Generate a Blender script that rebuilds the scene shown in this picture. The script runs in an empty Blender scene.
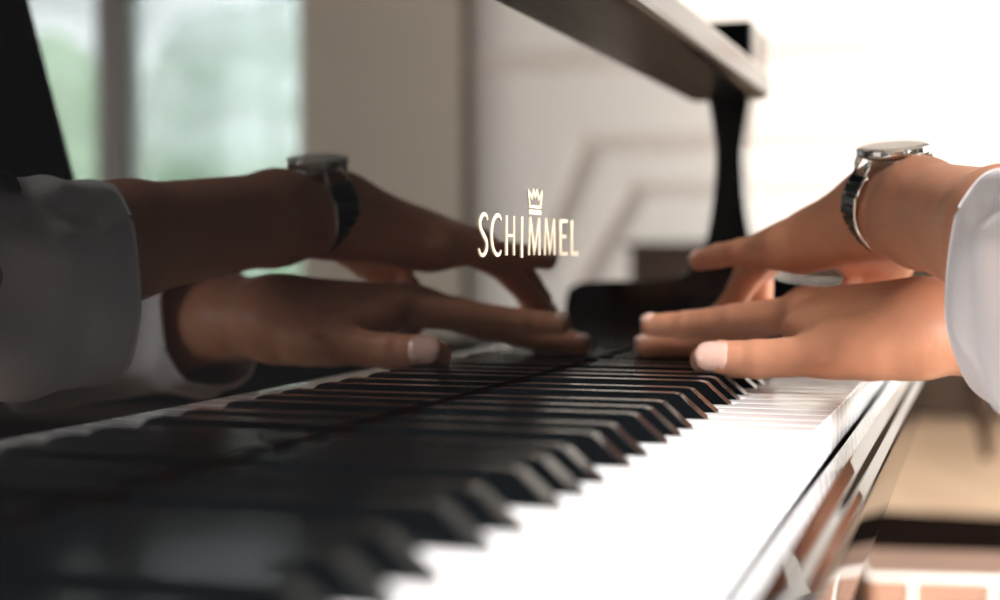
import bpy, bmesh, math, random
import numpy as np
from mathutils import Vector, Matrix
random.seed(4)
SC = bpy.context.scene
COL = SC.collection
V = Vector

# ------------------------------------------------------------------ materials
def mat(name, col, rough=.5, metal=0, ior=1.5, coat=0, sss=0, bump=0, bscale=200, vary=0, vscale=8, spec=None):
    m = bpy.data.materials.new(name); m.use_nodes = True
    nt = m.node_tree; b = nt.nodes['Principled BSDF']
    b.inputs['Base Color'].default_value = (*col, 1)
    b.inputs['Roughness'].default_value = rough
    b.inputs['Metallic'].default_value = metal
    b.inputs['IOR'].default_value = ior
    b.inputs['Coat Weight'].default_value = coat
    b.inputs['Coat Roughness'].default_value = .02
    if spec is not None: b.inputs['Specular IOR Level'].default_value = spec
    if sss:
        b.inputs['Subsurface Weight'].default_value = sss
        b.inputs['Subsurface Radius'].default_value = (1, .35, .2)
        b.inputs['Subsurface Scale'].default_value = .006
    tc = nt.nodes.new('ShaderNodeTexCoord')
    if vary:
        n = nt.nodes.new('ShaderNodeTexNoise'); n.inputs['Scale'].default_value = vscale
        n.inputs['Detail'].default_value = 4
        nt.links.new(tc.outputs['Object'], n.inputs['Vector'])
        r = nt.nodes.new('ShaderNodeMapRange'); r.inputs['To Min'].default_value = 1-vary; r.inputs['To Max'].default_value = 1+vary
        nt.links.new(n.outputs['Fac'], r.inputs['Value'])
        mx = nt.nodes.new('ShaderNodeVectorMath'); mx.operation = 'SCALE'
        mx.inputs[0].default_value = col
        nt.links.new(r.outputs[0], mx.inputs['Scale'])
        nt.links.new(mx.outputs[0], b.inputs['Base Color'])
    if bump:
        n = nt.nodes.new('ShaderNodeTexNoise'); n.inputs['Scale'].default_value = bscale
        n.inputs['Detail'].default_value = 5
        nt.links.new(tc.outputs['Object'], n.inputs['Vector'])
        bp = nt.nodes.new('ShaderNodeBump'); bp.inputs['Strength'].default_value = bump
        bp.inputs['Distance'].default_value = .001
        nt.links.new(n.outputs['Fac'], bp.inputs['Height']); nt.links.new(bp.outputs[0], b.inputs['Normal'])
    return m

M = dict(
    piano=mat('black_polyester_lacquer', (.0010, .0010, .0011), .0, ior=1.42),
    under=mat('satin_black_lip_underside', (.004, .004, .004), .22, spec=.25),
    inner=mat('satin_black_paint', (.006, .006, .006), .35),
    white=mat('white_key_plastic', (.83, .83, .84), .12, sss=0),
    ebony=mat('black_key_satin', (.0025, .003, .0035), .13, spec=.35),
    keywood=mat('spruce_key_wood', (.55, .4, .25), .6, vary=.2, vscale=30),
    felt=mat('black_felt', (.0015, .001, .001), 1, spec=0),
    brass=mat('pale_brass_inlay', (.84, .70, .55), .4, metal=.7),
    skin=mat('warm_skin', (.60, .285, .175), .47, sss=.22, bump=.55, bscale=130, vary=.16, vscale=45),
    nail=mat('glossy_pink_nail', (.72, .46, .39), .12, coat=.6),
    cloth=mat('white_cotton', (.89, .88, .92), .85, bump=.4, bscale=900, vary=.03),
    vest=mat('black_wool', (.004, .004, .0045), .9, spec=.1, bump=.4, bscale=600),
    trousers=mat('charcoal_trousers', (.015, .015, .018), .9, bump=.3, bscale=600),
    leather=mat('black_leather', (.012, .012, .012), .4, bump=.3, bscale=300),
    hair=mat('dark_brown_hair', (.03, .018, .01), .5, bump=.8, bscale=150),
    eye=mat('eye_white', (.8, .8, .8), .1), iris=mat('brown_iris', (.08, .04, .02), .1),
    lips=mat('lip_skin', (.42, .15, .11), .4),
    steel=mat('polished_steel', (.72, .70, .67), .16, metal=1),
    band=mat('black_watch_link', (.003, .009, .008), .22),
    dial=mat('white_dial', (.8, .8, .78), .3), gold=mat('rose_gold', (.8, .5, .33), .2, metal=1),
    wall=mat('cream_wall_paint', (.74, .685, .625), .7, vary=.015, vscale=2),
    mould=mat('cream_moulding_paint', (.65, .565, .505), .6),
    taupe=mat('taupe_paint', (.40, .335, .265), .7, vary=.05, vscale=1),
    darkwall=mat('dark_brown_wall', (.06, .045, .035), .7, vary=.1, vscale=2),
    frame=mat('white_frame_paint', (.8, .82, .85), .4),
    mull=mat('brown_grey_frame_paint', (.20, .165, .145), .5),
    walnut=mat('dark_walnut', (.035, .020, .012), .7, spec=.15, vary=.3, vscale=12),
    brown=mat('brown_leather', (.20, .10, .06), .45, vary=.2, vscale=10, bump=.3),
    pale=mat('pale_piping', (.75, .72, .68), .6),
    rug=mat('dark_brown_rug', (.010, .006, .005), .95, spec=0, bump=.8, bscale=80, vary=.3),
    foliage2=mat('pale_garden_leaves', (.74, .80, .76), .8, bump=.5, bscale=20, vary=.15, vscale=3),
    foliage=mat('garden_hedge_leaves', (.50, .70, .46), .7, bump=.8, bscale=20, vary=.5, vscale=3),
    lawn=mat('light_green_lawn', (.35, .55, .25), .9, vary=.3, vscale=2),  # plain light green grass colour
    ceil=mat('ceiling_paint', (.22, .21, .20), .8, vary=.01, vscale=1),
)
def floor_mat():
    m = bpy.data.materials.new('oak_plank_floor'); m.use_nodes = True; nt = m.node_tree; b = nt.nodes['Principled BSDF']
    tc = nt.nodes.new('ShaderNodeTexCoord')
    br = nt.nodes.new('ShaderNodeTexBrick'); br.inputs['Scale'].default_value = 1
    br.inputs['Brick Width'].default_value = 1.4; br.inputs['Row Height'].default_value = .16
    br.inputs['Mortar Size'].default_value = .003
    br.inputs['Color1'].default_value = (.66, .45, .29, 1); br.inputs['Color2'].default_value = (.78, .56, .38, 1)
    br.inputs['Mortar'].default_value = (.12, .06, .03, 1)
    mp = nt.nodes.new('ShaderNodeMapping'); mp.inputs['Rotation'].default_value = (0, 0, math.radians(68))
    nt.links.new(tc.outputs['Object'], mp.inputs['Vector']); nt.links.new(mp.outputs[0], br.inputs['Vector'])
    nt.links.new(br.outputs['Color'], b.inputs['Base Color'])
    b.inputs['Roughness'].default_value = .3
    return m
M['floor'] = floor_mat()
def glass_mat():
    m = bpy.data.materials.new('clear_window_glass'); m.use_nodes = True; nt = m.node_tree
    for n in list(nt.nodes): nt.nodes.remove(n)
    o = nt.nodes.new('ShaderNodeOutputMaterial'); t = nt.nodes.new('ShaderNodeBsdfTransparent'); g = nt.nodes.new('ShaderNodeBsdfGlossy')
    g.inputs['Roughness'].default_value = .02; t.inputs['Color'].default_value = (.95, .98, .97, 1)
    mx = nt.nodes.new('ShaderNodeMixShader'); mx.inputs[0].default_value = .06
    nt.links.new(t.outputs[0], mx.inputs[1]); nt.links.new(g.outputs[0], mx.inputs[2]); nt.links.new(mx.outputs[0], o.inputs[0])
    return m
M['glass'] = glass_mat()
def sheer_mat():
    m = bpy.data.materials.new('sheer_white_voile'); m.use_nodes = True; nt = m.node_tree
    for n in list(nt.nodes): nt.nodes.remove(n)
    o = nt.nodes.new('ShaderNodeOutputMaterial'); t = nt.nodes.new('ShaderNodeBsdfTransparent'); g = nt.nodes.new('ShaderNodeBsdfTranslucent')
    g.inputs['Color'].default_value = (.92, .93, .97, 1)
    mx = nt.nodes.new('ShaderNodeMixShader'); mx.inputs[0].default_value = .15
    nt.links.new(t.outputs[0], mx.inputs[1]); nt.links.new(g.outputs[0], mx.inputs[2]); nt.links.new(mx.outputs[0], o.inputs[0])
    return m
M['sheer'] = sheer_mat()

# ------------------------------------------------------------------ object helpers
def link(name, me, m=None, parent=None, smooth=False):
    o = bpy.data.objects.new(name, me); COL.objects.link(o)
    if m is not None: me.materials.append(m)
    if parent is not None: o.parent = parent
    if smooth:
        for p in me.polygons: p.use_smooth = True
    return o
def tag(o, label=None, cat=None, group=None, kind=None):
    if label: o['label'] = label
    if cat: o['category'] = cat
    if group: o['group'] = group
    if kind: o['kind'] = kind
    return o
def empty(name, loc, label, cat, group=None):
    o = bpy.data.objects.new(name, None); COL.objects.link(o); o.location = loc; o.empty_display_size = .05
    return tag(o, label, cat, group)
def rel(o, parent):
    """parent o (built in world coordinates) to an unrotated empty, keeping it where it stands"""
    o.parent = parent; o.location = V(o.location) - V(parent.location); return o
def mesh_of(bm, name):
    me = bpy.data.meshes.new(name); bmesh.ops.recalc_face_normals(bm, faces=bm.faces); bm.to_mesh(me); bm.free(); return me
def box(bm, x0, x1, y0, y1, z0, z1, bev=0, seg=2):
    r = bmesh.ops.create_cube(bm, size=1)
    bmesh.ops.scale(bm, vec=(x1-x0, y1-y0, z1-z0), verts=r['verts'])
    bmesh.ops.translate(bm, vec=((x0+x1)/2, (y0+y1)/2, (z0+z1)/2), verts=r['verts'])
    if bev:
        es = list({e for v in r['verts'] for e in v.link_edges})
        bmesh.ops.bevel(bm, geom=es, offset=bev, segments=seg, affect='EDGES', profile=.5)
def prism(bm, pts, axis, lo, hi):
    """extrude a 2D outline along axis. pts are the two other coordinates in x,y,z order"""
    def mk(p, t):
        if axis == 'y': return (p[0], t, p[1])
        if axis == 'z': return (p[0], p[1], t)
        return (t, p[0], p[1])
    a = [bm.verts.new(mk(p, lo)) for p in pts]; b = [bm.verts.new(mk(p, hi)) for p in pts]
    bm.faces.new(a); bm.faces.new(b[::-1])
    n = len(pts)
    for i in range(n): bm.faces.new((a[i], b[i], b[(i+1) % n], a[(i+1) % n]))
def bevel_mod(o, w, seg=2, ang=30):
    md = o.modifiers.new('bevel', 'BEVEL'); md.width = w; md.segments = seg; md.limit_method = 'ANGLE'; md.angle_limit = math.radians(ang)
    md.harden_normals = False
    for p in o.data.polygons: p.use_smooth = True
    wn = o.modifiers.new('wn', 'WEIGHTED_NORMAL'); wn.keep_sharp = True
    return o
def tube(bm, pts, rad, seg=12, closed=False):
    pts = [V(p) for p in pts]; n = len(pts); rings = []
    up = V((0, 0, 1))
    for i, p in enumerate(pts):
        a = pts[i-1] if (i > 0 or closed) else p; b = pts[(i+1) % n] if (i < n-1 or closed) else p
        t = (b-a).normalized()
        if abs(t.dot(up)) > .95: u = t.cross(V((1, 0, 0))).normalized()
        else: u = t.cross(up).normalized()
        w = t.cross(u)
        r = rad[i] if isinstance(rad, (list, tuple)) else rad
        rings.append([bm.verts.new(p + (u*math.cos(k*2*math.pi/seg) + w*math.sin(k*2*math.pi/seg))*r) for k in range(seg)])
    m = n if closed else n-1
    for i in range(m):
        A, B = rings[i], rings[(i+1) % n]
        for k in range(seg): bm.faces.new((A[k], A[(k+1) % seg], B[(k+1) % seg], B[k]))
    if not closed:
        bm.faces.new(rings[0][::-1]); bm.faces.new(rings[-1])
def lathe(bm, prof, cx, cy, seg=32):
    rings = [[bm.verts.new((cx+r*math.cos(k*2*math.pi/seg), cy+r*math.sin(k*2*math.pi/seg), z)) for k in range(seg)] for r, z in prof]
    for A, B in zip(rings, rings[1:]):
        for k in range(seg): bm.faces.new((A[k], A[(k+1) % seg], B[(k+1) % seg], B[k]))
    bm.faces.new(rings[0][::-1]); bm.faces.new(rings[-1])
def spline(pts, n=8, closed=False):
    """Catmull-Rom through 2D/3D points"""
    out = []; N = len(pts)
    rng = range(N if closed else N-1)
    for i in rng:
        p0 = V(pts[(i-1) % N] if (closed or i > 0) else pts[i]); p1 = V(pts[i]); p2 = V(pts[(i+1) % N])
        p3 = V(pts[(i+2) % N] if (closed or i+2 < N) else pts[(i+1) % N])
        for k in range(n):
            t = k/n
            out.append(.5*((2*p1)+(p2-p0)*t+(2*p0-5*p1+4*p2-p3)*t*t+(3*p1-p0-3*p2+p3)*t**3))
    if not closed: out.append(V(pts[-1]))
    return out

# ------------------------------------------------------------------ smooth-union field bodies
class Field:
    def __init__(s, lo, hi, h):
        s.lo = np.array(lo, float); s.h = h
        s.n = np.ceil((np.array(hi)-s.lo)/h).astype(int)+1
        s.F = np.full(tuple(s.n), 1.0, np.float32)
    def sub(s, blo, bhi):
        i0 = np.clip(np.floor((np.array(blo)-s.lo)/s.h).astype(int), 0, s.n); i1 = np.clip(np.ceil((np.array(bhi)-s.lo)/s.h).astype(int)+1, 0, s.n)
        if np.any(i1 <= i0): return None
        ax = [s.lo[k]+s.h*np.arange(i0[k], i1[k]) for k in range(3)]
        return tuple(slice(a, b) for a, b in zip(i0, i1)), ax
    def smin(s, sl, d, k):
        a = s.F[sl]
        h = np.clip(.5+.5*(a-d)/k, 0, 1)
        s.F[sl] = a*(1-h)+d*h-k*h*(1-h)
    def cone(s, a, b, r1, r2, k=.004, flat=None):
        a = np.array(a, float); b = np.array(b, float); r = max(r1, r2)+k+4*s.h
        q = s.sub(np.minimum(a, b)-r, np.maximum(a, b)+r)
        if q is None: return
        sl, (X, Y, Z) = q
        px = X[:, None, None]-a[0]; py = Y[None, :, None]-a[1]; pz = Z[None, None, :]-a[2]
        ba = b-a; L = ba.dot(ba)
        t = np.clip((px*ba[0]+py*ba[1]+pz*ba[2])/max(L, 1e-12), 0, 1)
        dx = px-t*ba[0]; dy = py-t*ba[1]; dz = pz-t*ba[2]
        if flat is not None:      # (direction, factor): squash the section along a direction
            f = np.array(flat[0], float); f /= np.linalg.norm(f)
            c = (dx*f[0]+dy*f[1]+dz*f[2])
            g = flat[1]-1
            dx = dx+c*f[0]*g; dy = dy+c*f[1]*g; dz = dz+c*f[2]*g
        d = np.sqrt(dx*dx+dy*dy+dz*dz)-(r1+(r2-r1)*t)
        s.smin(sl, d.astype(np.float32), k)
    def ell(s, c, rad, k=.004, R=None):
        c = np.array(c, float); rad = np.array(rad, float); r = rad.max()+k+4*s.h
        q = s.sub(c-r, c+r)
        if q is None: return
        sl, (X, Y, Z) = q
        p = np.stack(np.broadcast_arrays(X[:, None, None]-c[0], Y[None, :, None]-c[1], Z[None, None, :]-c[2]), -1)
        if R is not None: p = p@np.array(R)          # columns = local axes
        k0 = np.linalg.norm(p/rad, axis=-1); k1 = np.linalg.norm(p/(rad*rad), axis=-1)
        s.smin(sl, (k0*(k0-1)/np.maximum(k1, 1e-9)).astype(np.float32), k)
    def merge(s, other): s.F = np.minimum(s.F, other)
    def mesh(s):
        F = s.F; n = F.shape
        ins = F < 0
        c = np.zeros((n[0]-1, n[1]-1, n[2]-1), np.int8)
        for i in (0, 1):
            for j in (0, 1):
                for k in (0, 1): c += ins[i:n[0]-1+i, j:n[1]-1+j, k:n[2]-1+k]
        act = (c > 0) & (c < 8)
        idx = np.full(act.shape, -1, np.int64); cells = np.argwhere(act); idx[act] = np.arange(len(cells))
        acc = np.zeros((len(cells), 3)); cnt = np.zeros(len(cells))
        corners = [(i, j, k) for i in (0, 1) for j in (0, 1) for k in (0, 1)]
        for a in corners:
            for ax in range(3):
                if a[ax]: continue
                b = list(a); b[ax] = 1
                fa = F[cells[:, 0]+a[0], cells[:, 1]+a[1], cells[:, 2]+a[2]]; fb = F[cells[:, 0]+b[0], cells[:, 1]+b[1], cells[:, 2]+b[2]]
                m = (fa < 0) != (fb < 0)
                t = np.where(m, fa/np.where(m, fa-fb, 1), 0)
                p = np.tile(np.array(a, float), (len(cells), 1)); p[:, ax] += t
                acc[m] += p[m]; cnt[m] += 1
        verts = s.lo+s.h*(cells+acc/cnt[:, None])
        faces = []
        for ax in range(3):
            A = [slice(None)]*3; B = [slice(None)]*3; A[ax] = slice(0, n[ax]-1); B[ax] = slice(1, n[ax])
            e = ins[tuple(A)] != ins[tuple(B)]
            u, v = [(1, 2), (2, 0), (0, 1)][ax]
            pos = np.argwhere(e)
            ok = (pos[:, u] > 0) & (pos[:, v] > 0) & (pos[:, u] < n[u]-1) & (pos[:, v] < n[v]-1)
            pos = pos[ok]; fl = ins[tuple(A)][tuple(pos.T)]
            def g(du, dv):
                q = pos.copy(); q[:, u] -= du; q[:, v] -= dv; return idx[tuple(q.T)]
            Q = np.stack([g(1, 1), g(0, 1), g(0, 0), g(1, 0)], 1)
            Q[~fl] = Q[~fl][:, ::-1]
            faces.append(Q)
        return verts, np.concatenate(faces)
def np_mesh(name, parts, smooth_iters=1):
    off = 0; VV = []; FF = []
    for v, f in parts:
        # light Laplacian smoothing to even out the grid
        for _ in range(smooth_iters):
            s = np.zeros_like(v); c = np.zeros(len(v))
            for i in range(4):
                a, b = f[:, i], f[:, (i+1) % 4]
                np.add.at(s, a, v[b]); np.add.at(c, a, 1); np.add.at(s, b, v[a]); np.add.at(c, b, 1)
            v = v*.5+.5*s/np.maximum(c, 1)[:, None]
        VV.append(v); FF.append(f+off); off += len(v)
    v = np.concatenate(VV); f = np.concatenate(FF)
    me = bpy.data.meshes.new(name)
    me.vertices.add(len(v)); me.vertices.foreach_set('co', v.astype(np.float32).ravel())
    me.loops.add(f.size); me.loops.foreach_set('vertex_index', f.astype(np.int32).ravel())
    me.polygons.add(len(f)); me.polygons.foreach_set('loop_start', np.arange(0, f.size, 4, dtype=np.int32))
    try: me.polygons.foreach_set('loop_total', np.full(len(f), 4, np.int32))
    except Exception: pass
    me.update(calc_edges=True); me.validate()
    me.polygons.foreach_set('use_smooth', np.ones(len(me.polygons), bool))
    return me
def cut(part, keep):
    """keep only the faces whose corners all satisfy keep(v)"""
    v, f = part; k = keep(v); ok = k[f].all(1); f = f[ok]
    used = np.unique(f); remap = np.full(len(v), -1); remap[used] = np.arange(len(used))
    return v[used], remap[f]

# ================================================================== CAMERA
cd = bpy.data.cameras.new('camera'); cam = bpy.data.objects.new('camera', cd); COL.objects.link(cam)
cam.location = (.231, 0, .8085)
cam.rotation_euler = (math.radians(90-1.833), 0, math.radians(17.93))
cd.lens = 54; cd.sensor_width = 36; cd.clip_start = .01; cd.clip_end = 200
cd.dof.use_dof = True; cd.dof.focus_distance = .76; cd.dof.aperture_fstop = 54/13; cd.dof.aperture_blades = 0
SC.camera = cam
SC.view_settings.view_transform = 'Standard'; SC.view_settings.look = 'None'
SC.view_settings.gamma = 1; SC.view_settings.exposure = .5
try: SC.view_settings.use_curve_mapping = False
except Exception: pass

# ================================================================== PIANO
KZ = .73                 # top of the white keys
Y0 = .1441; W = .0235; Y1 = Y0+52*W
piano = empty('grand_piano', (-.3, (Y0+Y1)/2, 0), 'black high-gloss grand piano with its mirror-like fallboard open above the keys', 'piano')
def pp(name, bm, m, bev=0, seg=2, smooth=False, parent=piano):
    o = link(name, mesh_of(bm, name), M[m] if isinstance(m, str) else m, None, smooth); rel(o, parent)
    if bev: bevel_mod(o, bev, seg)
    return o
def sub(name, bm, m, parent, smooth=False, bev=0):
    o = link(name, mesh_of(bm, name), M[m] if isinstance(m, str) else m, parent, smooth)
    o.location = -(V(parent.location)+V(parent.parent.location if parent.parent else (0, 0, 0)))
    if bev: bevel_mod(o, bev)
    return o

# fallboard: polished slab with a folded lip along its top
bm = bmesh.new()
prof = [(-.018, .7428), (0, .7428), (0, .9502), (.030, .9502), (.0355, .9515), (.0378, .9545), (.0385, .958), (.0385, .972), (.0365, .9755), (.033, .9768), (-.018, .9768)]
prism(bm, prof, 'y', Y0-.045, Y1+.0445)
fall = pp('fallboard', bm, 'piano')
fall.data.materials.append(M['under'])
for p in fall.data.polygons:
    if p.normal.z < -.6 and p.center.x+piano.location.x*0 > .001: p.material_index = 1
# lettering, on the face of the fallboard (seen by a reader facing -x: left is low y)
LZ0, LZ1 = .8068, .8270
def yy(px): return (364.3/(985-px)-.307*.231)/.951
def stroke(bm, pts, w, w2=None):
    """flat ribbon of width w through (y,z) points, on the fallboard face, .4 mm proud"""
    w2 = w2 or w; pts = [V((p[0], p[1])) for p in pts]; n = len(pts); L = []; R = []
    for i, p in enumerate(pts):
        a = pts[max(i-1, 0)]; b = pts[min(i+1, n-1)]
        t = (b-a).normalized(); nn = V((-t.y, t.x)); ww = w if n < 3 else (w+(w2-w)*math.sin(math.pi*i/(n-1)))
        L.append(p+nn*ww/2); R.append(p-nn*ww/2)
    rows = []
    for x in (.00005, .0005):
        rows.append([[bm.verts.new((x, q.x, q.y)) for q in S] for S in (L, R)])
    (l0, r0), (l1, r1) = rows
    for i in range(n-1):
        bm.faces.new((l1[i], l1[i+1], r1[i+1], r1[i])); bm.faces.new((l0[i], r0[i], r0[i+1], l0[i+1]))
        bm.faces.new((l0[i], l0[i+1], l1[i+1], l1[i])); bm.faces.new((r0[i], r1[i], r1[i+1], r0[i+1]))
    bm.faces.new((l0[0], l1[0], r1[0], r0[0])); bm.faces.new((l0[-1], r0[-1], r1[-1], l1[-1]))
def letter(ch, pa, pb):
    a, b = yy(pa), yy(pb); w = b-a; h = LZ1-LZ0; z = LZ0; T = .0015; K = .0025; bm = bmesh.new()
    S = lambda pts, t=T, t2=None: stroke(bm, [(a+p[0]*w, z+p[1]*h) for p in pts], t, t2)
    if ch == 'S':
        S([(q.x, q.y) for q in spline([(.98, .86), (.80, .97), (.45, .98), (.16, .84), (.18, .66), (.5, .5), (.84, .34), (.88, .16), (.55, .02), (.2, .03), (.0, .16)], 5)], .0011, .0026)
    elif ch == 'C':
        S([(q.x, q.y) for q in spline([(.98, .88), (.82, .97), (.5, .97), (.2, .80), (.1, .5), (.2, .2), (.5, .03), (.82, .03), (.98, .12)], 5)], .0011, .0026)
    elif ch == 'H':
        S([(.12, 0), (.12, 1)], K); S([(.9, 0), (.9, 1)], T); S([(.12, .5), (.9, .5)], .0016)
    elif ch == 'I': S([(.5, -.06), (.5, 1)], K)
    elif ch == 'M':
        S([(.06, 0), (.12, 1)], T); S([(.14, 1), (.5, .02)], K); S([(.5, .02), (.86, 1)], .0013); S([(.88, 1), (.94, 0)], K)
    elif ch == 'E':
        S([(.15, 0), (.15, 1)], .0032)
        for t, e in ((.035, 1), (.52, .8), (.965, 1)): S([(.15, t), (e, t)], .0018)
    elif ch == 'L':
        S([(.15, 0), (.15, 1)], .0032); S([(.15, .035), (1.0, .035)], .0021)
    sub('brass_letter', bm, 'brass', fall)
for ch, a, b in (('S', 477.5, 486.5), ('C', 489.3, 500), ('H', 504.3, 513.8), ('I', 518, 523.5), ('M', 527.2, 539), ('M', 543, 554), ('E', 558, 566), ('L', 569.3, 576.5)):
    letter(ch, a, b)
# crown emblem
bm = bmesh.new()
a, b = yy(526.6), yy(541.0); w = b-a; c0, c1 = .8330, .8422
S = lambda pts, t=.0013: stroke(bm, [(a+p[0]*w, c0+p[1]*(c1-c0)) for p in pts], t)
S([(.10, -.02), (.90, -.02)], .0014)
S([(.14, -.05), (.02, .92)]); S([(.02, .92), (.28, .42)], .0014); S([(.28, .42), (.38, 1.0)]); S([(.38, 1.0), (.5, .5)], .0013); S([(.5, .5), (.62, 1.0)]); S([(.62, 1.0), (.72, .42)], .0013)
S([(.72, .42), (.98, .92)], .0014); S([(.98, .92), (.86, -.05)])
S([(.10, -.34), (.90, -.34)], .0024)
sub('crown_emblem', bm, 'brass', fall)
# felt strip and key bed
bm = bmesh.new(); box(bm, -.016, -.001, Y0-.004, Y1+.001, .7375, .7426); pp('felt_strip', bm, 'felt')

# white keys
BK = {}                                          # black key centres
oct0 = Y0-5*W
for o_ in range(0, 8):
    for nm, off in (('C', .0205), ('D', .050), ('F', .090), ('G', .1175), ('A', .145)):
        y = oct0+o_*7*W+off
        if Y0+.01 < y < Y1-.03: BK[round(y, 5)] = nm
bks = sorted(BK)
XF, XB = .161, .106                              # front of white keys, front of black keys
for i in range(52):
    y0, y1 = Y0+i*W+.00045, Y0+(i+1)*W-.00045
    n0, n1 = y0, y1                              # tail
    for yb in bks:
        if abs(yb-(Y0+i*W)) < .012: n0 = max(n0, yb+.0066)
        if abs(yb-(Y0+(i+1)*W)) < .012: n1 = min(n1, yb-.0066)
    pts = [(-.05, n0), (XB+.002, n0), (XB+.002, y0), (XF, y0), (XF, y1), (XB+.002, y1), (XB+.002, n1), (-.05, n1)]
    q = []
    for p in pts:
        if not q or (V(p)-V(q[-1])).length > 1e-6: q.append(p)
    bm = bmesh.new(); prism(bm, q, 'z', KZ-.0195, KZ)
    k = pp('white_key', bm, 'white', .0009, 2)
    bm = bmesh.new(); box(bm, -.05, XF-.012, max(y0, n0)+.0006, min(y1, n1)-.0006, KZ-.032, KZ-.0197); sub('key_stick', bm, 'keywood', k)
# black keys: one mesh shared by 36 keys
def black_key_mesh():
    bm = bmesh.new(); hT, hB, H = .0047, .0057, .0115
    secs = [(-.05, H, hT), (XB-.0155, H, hT), (XB-.0122, H-.0008, hT-.0002), (XB-.0098, H-.0030, hT-.0001), (XB-.0002, 0, hB-.0003)]
    rows = []
    for x, z, w in secs:
        rows.append([bm.verts.new((x, s*ww, zz)) for s, ww, zz in ((-1, hB, -.004), (-1, w, z), (1, w, z), (1, hB, -.004))])
    rows.append([bm.verts.new((XB, s*hB, -.004)) for s in (-1, 1)])
    for A, B in zip(rows[:4], rows[1:5]):
        for j in range(3): bm.faces.new((A[j], A[j+1], B[j+1], B[j]))
    l = rows[4]; e = rows[5]
    bm.faces.new((l[0], l[1], e[0])) ; bm.faces.new((l[1], l[2], e[1], e[0])); bm.faces.new((l[2], l[3], e[1]))
    bm.faces.new(rows[0])
    return mesh_of(bm, 'black_key')
bkm = black_key_mesh(); bkm.materials.append(M['ebony'])
for yb in bks:
    o = bpy.data.objects.new('black_key', bkm); COL.objects.link(o); o.location = (0, yb, KZ); rel(o, piano); bevel_mod(o, .0011, 3, 25)

# keyslip (front rail), key bed, cheeks, case, lid, legs, pedals
bm = bmesh.new()
prism(bm, [(.1635, .655), (.1635, .7105), (.1645, .7125), (.1725, .7132), (.1775, .7105), (.1795, .7065), (.1835, .7045), (.1845, .7015), (.1845, .678), (.183, .6755), (.176, .6745), (.172, .655)], 'y', Y0-.006, Y1+.003)
pp('keyslip', bm, 'piano', .0006, 2)
bm = bmesh.new(); box(bm, -.1, .162, Y0-.11, Y1+.11, .63, .697, .002); pp('keybed', bm, 'inner')
bm = bmesh.new(); box(bm, .05, .145, Y0, Y1, .6972, .6981); pp('key_frame', bm, 'inner')
def cheek(y0, y1):
    top = spline([(.160, .755), (.157, .770), (.147, .7778), (.128, .7802), (.085, .7808), (.052, .784), (.036, .793), (.023, .815), (.0165, .845), (.0135, .875), (.0125, .90), (.0150, .925), (.019, .95)], 6)
    pts = [(-.22, .63), (.160, .63)]+[(q.x, q.y) for q in top]+[(.019, .984), (-.22, .984)]
    bm = bmesh.new(); prism(bm, pts, 'y', y0, y1); return pp('cheek', bm, 'piano', .0015, 2)
cheek(Y1+.045, Y1+.095); cheek(Y0-.108, Y0-.058)
for a_, b_ in ((Y0-.057, Y0-.004), (Y1+.002, Y1+.0445)):
    bm = bmesh.new(); box(bm, .0005, .160, a_, b_, .697, .740, .004); pp('key_block', bm, 'piano')
for a_, b_ in ((Y1+.0452, Y1+.160), (Y0-.170, Y0-.0582)):
    bm = bmesh.new(); box(bm, -.0255, .021, a_, b_, .984, 1.025, .003); pp('arm_cap', bm, 'piano')
out = spline([(-.021, Y0-.112), (-.6, Y0-.112), (-1.2, Y0-.10), (-1.62, Y0+.02), (-1.78, Y0+.30), (-1.66, Y0+.60), (-1.25, Y0+.80), (-.85, Y0+.98), (-.45, Y1+.05), (-.2, Y1+.108), (-.021, Y1+.108)], 8)
ol = [(q.x, q.y) for q in out]
ol_in = [(x if x > -.05 else x, y) for x, y in ol]
bm = bmesh.new(); prism(bm, [p for p in ol if p[0] < -.2]+[(-.2, Y1+.1), (-.2, Y0-.1)], 'z', .64, .975); pp('case', bm, 'piano', .002, 2)
bm = bmesh.new(); prism(bm, [p for p in ol if p[0] < -.10]+[(-.10, Y1+.105), (-.10, Y0-.105)], 'z', 0, .022)
hy, hz = Y0-.112, .99
bmesh.ops.rotate(bm, cent=(0, hy, 0), matrix=Matrix.Rotation(math.radians(38), 3, 'X'), verts=bm.verts); bmesh.ops.translate(bm, vec=(0, 0, hz), verts=bm.verts)
pp('lid', bm, 'piano', .003, 2)  # lid out of view, raised to shade the fallboard side of the hands
bm = bmesh.new(); tube(bm, [(-.75, Y1-.25, .90), (-.75, Y1-.35, 1.65)], .012, 10); pp('lid_prop', bm, 'piano', smooth=True)
for lx, ly in ((-.06, Y0+.02), (-.06, Y1-.02), (-1.45, Y0+.28)):
    bm = bmesh.new(); lathe(bm, [(.045, .07), (.05, .09), (.042, .12), (.05, .3), (.062, .5), (.07, .56), (.06, .58), (.075, .60), (.075, .64)], lx, ly)
    lg = pp('leg', bm, 'piano', smooth=True)
    bm = bmesh.new(); lathe(bm, [(.02, 0), (.032, .004), (.032, .05), (.02, .07)], lx, ly, 20); sub('caster', bm, 'brass', lg, True)
bm = bmesh.new(); box(bm, -.18, -.12, .60, .90, .05, .12, .006); tube(bm, [(-.15, .68, .1), (-.15, .70, .64)], .014); tube(bm, [(-.15, .82, .1), (-.15, .80, .64)], .014)
ly = pp('pedal_lyre', bm, 'piano')
for py_ in (.69, .75, .81):
    bm = bmesh.new(); box(bm, -.125, -.02, py_-.013, py_+.013, .066, .076, .003); sub('pedal', bm, 'brass', ly)

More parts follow.
